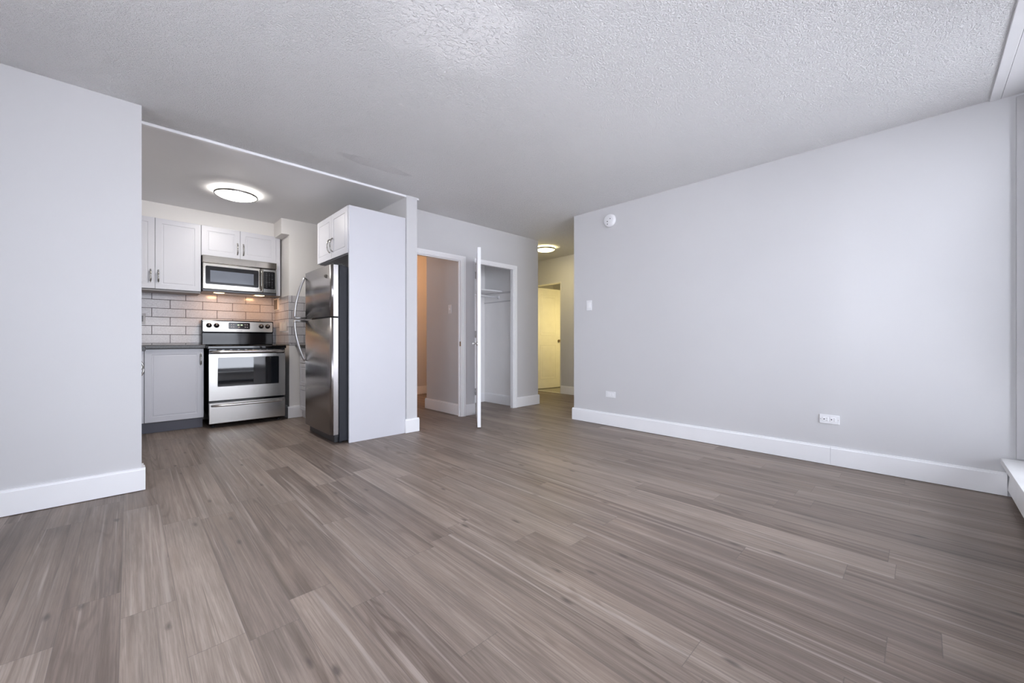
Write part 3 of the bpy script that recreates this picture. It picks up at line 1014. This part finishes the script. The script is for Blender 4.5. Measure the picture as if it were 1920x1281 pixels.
t = thing('refrigerator_cabinet', (1.8, 4.24, 1.818), 'white two-door cabinet above the refrigerator', 'cabinet', GH)
obj('body', box(BM(), 1.527, 2.108, 3.823, 4.665, 1.822, 2.275), CABD, t)
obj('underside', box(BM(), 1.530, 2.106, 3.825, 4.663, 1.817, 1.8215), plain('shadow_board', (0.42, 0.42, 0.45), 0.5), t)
for a0, a1, ha in ((3.823, 4.240, 4.205), (4.243, 4.664, 4.285)):
    dr = obj('door', shaker('-x', a0, a1, 1.822, 2.275, 1.505), CAB, t)
    obj('handle', pull('-x', ha, 1.89, 2.03, 1.505), CHROME, dr)
t = thing('end_panel', (1.81, 3.81, 0), 'tall smooth white panel enclosing the refrigerator side', 'panel')
obj('board', box(BM(), 1.512, 2.106, 3.800, 3.8215, 0.0, 2.275, bev=0.001), CAB, t)

# ------------------------------------------------------------------ ceiling lights
def ceiling_light(loc, label, r, lampm, ring, leak, power, col):
    x, y, zc = loc
    t = thing('ceiling_light', loc, label, 'ceiling light', 'flush ceiling lights')
    b = BM(); lathe(b, (x, y, zc), (0, 0, -1), [(0, 0), (0.06, 0), (0.06, 0.012), (0, 0.012)], 32); obj('mounting_plate', b, WPLAS, t)
    b = BM(); prof = [(r * 0.955, 0.024)]
    for i in range(13):
        a = PI / 2 * i / 12
        prof.append((r * 0.955 * math.cos(a) if i < 12 else 0.0, 0.034 + 0.034 * math.sin(a)))
    lathe(b, (x, y, zc), (0, 0, -1), prof, 48); obj('glass_bowl', b, lampm, t)
    b = BM(); lathe(b, (x, y, zc), (0, 0, -1), [(r * 0.96, 0.020), (r, 0.020), (r * 1.03, 0.026), (r * 1.03, 0.040), (r * 1.0, 0.046), (r * 0.96, 0.040), (r * 0.96, 0.020)], 48); obj('trim_ring', b, ring, t)
    ld = bpy.data.lights.new('ceiling_lamp_bulb', 'POINT'); ld.energy = leak; ld.color = col; ld.shadow_soft_size = 0.012
    lo = bpy.data.objects.new('ceiling_lamp_bulb', ld); COL.objects.link(lo); lo.location = (x, y, zc - 0.072)
    ld = bpy.data.lights.new('ceiling_lamp', 'AREA'); ld.shape = 'DISK'; ld.size = r * 1.8; ld.energy = power; ld.color = col
    lo = bpy.data.objects.new('ceiling_lamp', ld); COL.objects.link(lo); lo.location = (x, y, zc - 0.088)


RING = plain('dark_nickel_ring', (0.22, 0.21, 0.20), 0.3, 1.0)
ceiling_light((0.793, 4.894, KH), 'round flush ceiling light glowing over the kitchen', 0.182, LAMPK, RING, 9.0, 3.0, (1.0, 0.95, 0.90))
ceiling_light((4.95, 4.33, H), 'round flush ceiling light glowing in the hallway, partly hidden by the corner', 0.165, LAMPH, RING, 6.0, 5.0, (1.0, 0.82, 0.40))
# side-room lamps, out of sight; the first, neutral one is added entry fill
for loc, e, c in (((2.42, 5.75, 2.25), 3.5, (1.0, 0.90, 0.86)), ((3.50, 5.25, 2.40), 14.0, (1.0, 0.47, 0.16)), ((6.35, 4.30, 1.35), 18.0, (1.0, 0.80, 0.33))):
    ld = bpy.data.lights.new('room_and_fill_lamp', 'POINT'); ld.energy = e; ld.color = c; ld.shadow_soft_size = 0.08
    lo = bpy.data.objects.new('room_and_fill_lamp', ld); COL.objects.link(lo); lo.location = loc

# ------------------------------------------------------------------ wall fittings
t = thing('smoke_detector', (3.97, 2.483, 2.352), 'round white smoke detector high on the right wall', 'smoke detector')
b = BM(); lathe(b, (3.97, 2.483, 2.352), (-1, 0, 0), [(0.068, 0.0), (0.074, 0.004), (0.074, 0.014), (0.066, 0.034), (0.056, 0.040), (0.0, 0.041)], 48); obj('housing', b, WPLAS, t)
b = BM(); lathe(b, (3.929, 2.463, 2.362), (-1, 0, 0), [(0, 0.0015), (0.011, 0.001), (0.012, 0.0)], 20); obj('test_button', b, WPLAS, t)
for yy, zz in ((2.460, 2.363), (2.497, 2.338), (2.497, 2.308)):
    b = BM(); lathe(b, (3.9285 + (.002 if zz < 2.32 else 0), yy, zz), (-1, 0, 0), [(0, 0.003), (0.0055, 0.0025), (0.0055, -0.004)], 12); obj('sensor_hole', b, HOLE, t)

t = thing('light_switch', (3.97, 2.772, 1.398), 'white rocker light switch on the right wall', 'light switch')
obj('plate', box(BM(), 3.963, 3.9695, 2.735, 2.809, 1.339, 1.458, bev=0.003), WPLAS, t)
obj('rocker', box(BM(), 3.960, 3.964, 2.754, 2.790, 1.366, 1.431, bev=0.002), TRIM, t)
t = thing('light_switch', (3.09, 4.395, 1.397), 'white toggle light switch seen through the doorway beside the closet', 'light switch')
obj('plate', box(BM(), 3.083, 3.0895, 4.352, 4.424, 1.338, 1.456, bev=0.003), WPLAS, t)
obj('toggle', box(BM(), 3.076, 3.084, 4.383, 4.393, 1.388, 1.408, bev=0.002), TRIM, t)


t = thing('wall_outlet', (3.97, 2.478, 0.36), 'small white outlet on the right wall near the hallway corner', 'outlet')
obj('plate', box(BM(), 3.962, 3.9695, 2.416, 2.541, 0.326, 0.394, bev=0.003), WPLAS, t)
obj('insert', box(BM(), 3.959, 3.963, 2.438, 2.508, 0.342, 0.378, bev=0.001), TRIM, t)
GSLOT = plain('grey_slot', (0.35, 0.35, 0.38), 0.6)
for yy in (2.455, 2.490):
    for zz in (0.352, 0.366):
        obj('slot', box(BM(), 3.9575, 3.9595, yy, yy + .008, zz, zz + .002), GSLOT, t)
t = thing('wall_outlet', (3.97, 0.506, 0.358), 'white duplex outlet set sideways on the right wall near the window', 'outlet')
obj('plate', box(BM(), 3.962, 3.9695, 0.444, 0.569, 0.323, 0.393, bev=0.003), WPLAS, t)
for yc in (0.530, 0.484):
    ins = obj('socket_face', box(BM(), 3.959, 3.963, yc - .0185, yc + .0185, 0.341, 0.375, bev=0.002), TRIM, t)
    b = BM(); lathe(b, (3.9592, yc + .009, 0.358), (-1, 0, 0), [(0, 0.0006), (0.0042, 0.0006), (0.0042, -0.001)], 12); obj('ground_hole', b, HOLE, ins)
    for zz in (0.3495, 0.3645):
        obj('slot', box(BM(), 3.9584, 3.9594, yc - .011, yc - .003, zz, zz + .002), HOLE, ins)
for yc in (0.561, 0.452):
    b = BM(); lathe(b, (3.962, yc, 0.358), (-1, 0, 0), [(0, 0.0012), (0.003, 0.0008), (0.003, -0.001)], 12); obj('screw', b, NICKEL, t)

t = thing('wall_outlet', (0.10, 6.19, 1.23), 'grey outlet on the tiled backsplash above the left countertop', 'outlet')
obj('plate', box(BM(), 0.064, 0.136, 6.184, 6.1905, 1.168, 1.288, bev=0.003), plain('grey_outlet_plastic', (0.55, 0.55, 0.56), 0.4), t)
obj('insert', box(BM(), 0.083, 0.117, 6.181, 6.185, 1.195, 1.262, bev=0.001), plain('dark_grey_insert', (0.2, 0.2, 0.21), 0.4), t)
t = thing('wall_outlet', (1.44, 5.76, 1.16), 'wide outlet plate on the tiled side of the column behind the stove', 'outlet')
obj('plate', box(BM(), 1.434, 1.4405, 5.60, 5.92, 1.098, 1.216, bev=0.003), plain('beige_outlet_plastic', (0.70, 0.66, 0.62), 0.35), t)
for yc in (5.68, 5.84):
    obj('insert', box(BM(), 1.431, 1.435, yc - .035, yc + .035, 1.118, 1.196, bev=0.001), plain('cream_insert', (0.75, 0.72, 0.68), 0.35), t)

t = thing('vent_grille', (1.44, 6.08, 1.465), 'small white slotted grille on the tile under the cabinet filler', 'vent')
obj('plate', box(BM(), 1.432, 1.4405, 5.94, 6.185, 1.385, 1.548, bev=0.002), WPLAS, t)
for k in range(3):
    y0 = 6.135 - k * 0.052
    obj('slot', box(BM(), 1.4305, 1.4325, y0, y0 + .030, 1.398, 1.53), HOLE, t)

# ------------------------------------------------------------------ baseboard heater under the window
t = thing('baseboard_heater', (2.4, -0.5, 0), 'long white baseboard heater along the window wall', 'heater')
b = BM(); box(b, -1.6, 3.945, WY + .002, -0.344, 0.224, 0.240, bev=0.002); box(b, -1.6, 3.945, -0.350, -0.344, 0.206, 0.226); obj('top_cover', b, HEAT, t)
b = BM()
v = [b.verts.new(p) for p in ((-1.6, -0.372, 0.045), (3.945, -0.372, 0.045), (3.945, -0.384, 0.19), (-1.6, -0.384, 0.19),
                              (-1.6, -0.380, 0.045), (3.945, -0.380, 0.045), (3.945, -0.392, 0.19), (-1.6, -0.392, 0.19))]
for q in ((0, 1, 2, 3), (7, 6, 5, 4), (0, 4, 5, 1), (1, 5, 6, 2), (2, 6, 7, 3), (3, 7, 4, 0)):
    b.faces.new([v[i] for i in q])
obj('front_panel', b, HEAT, t)
obj('back_plate', box(BM(), -1.6, 3.945, WY + .002, WY + .012, 0.0, 0.224), HEAT, t)
b = BM(); tube(b, [(-1.55, -0.52, 0.11), (3.90, -0.52, 0.11)], 0.012, 10)
for k in range(110):
    x = -1.5 + k * 0.049
    box(b, x, x + .002, -0.57, -0.46, 0.06, 0.17)
obj('finned_element', b, m_steel('fin_aluminium', (0.5, 0.5, 0.5), 0.4), t)
for x in (-1.6, 3.937):
    obj('end_bracket', box(BM(), x, x + .008, WY + .012, -0.392, 0.0, 0.224), HEAT, t)
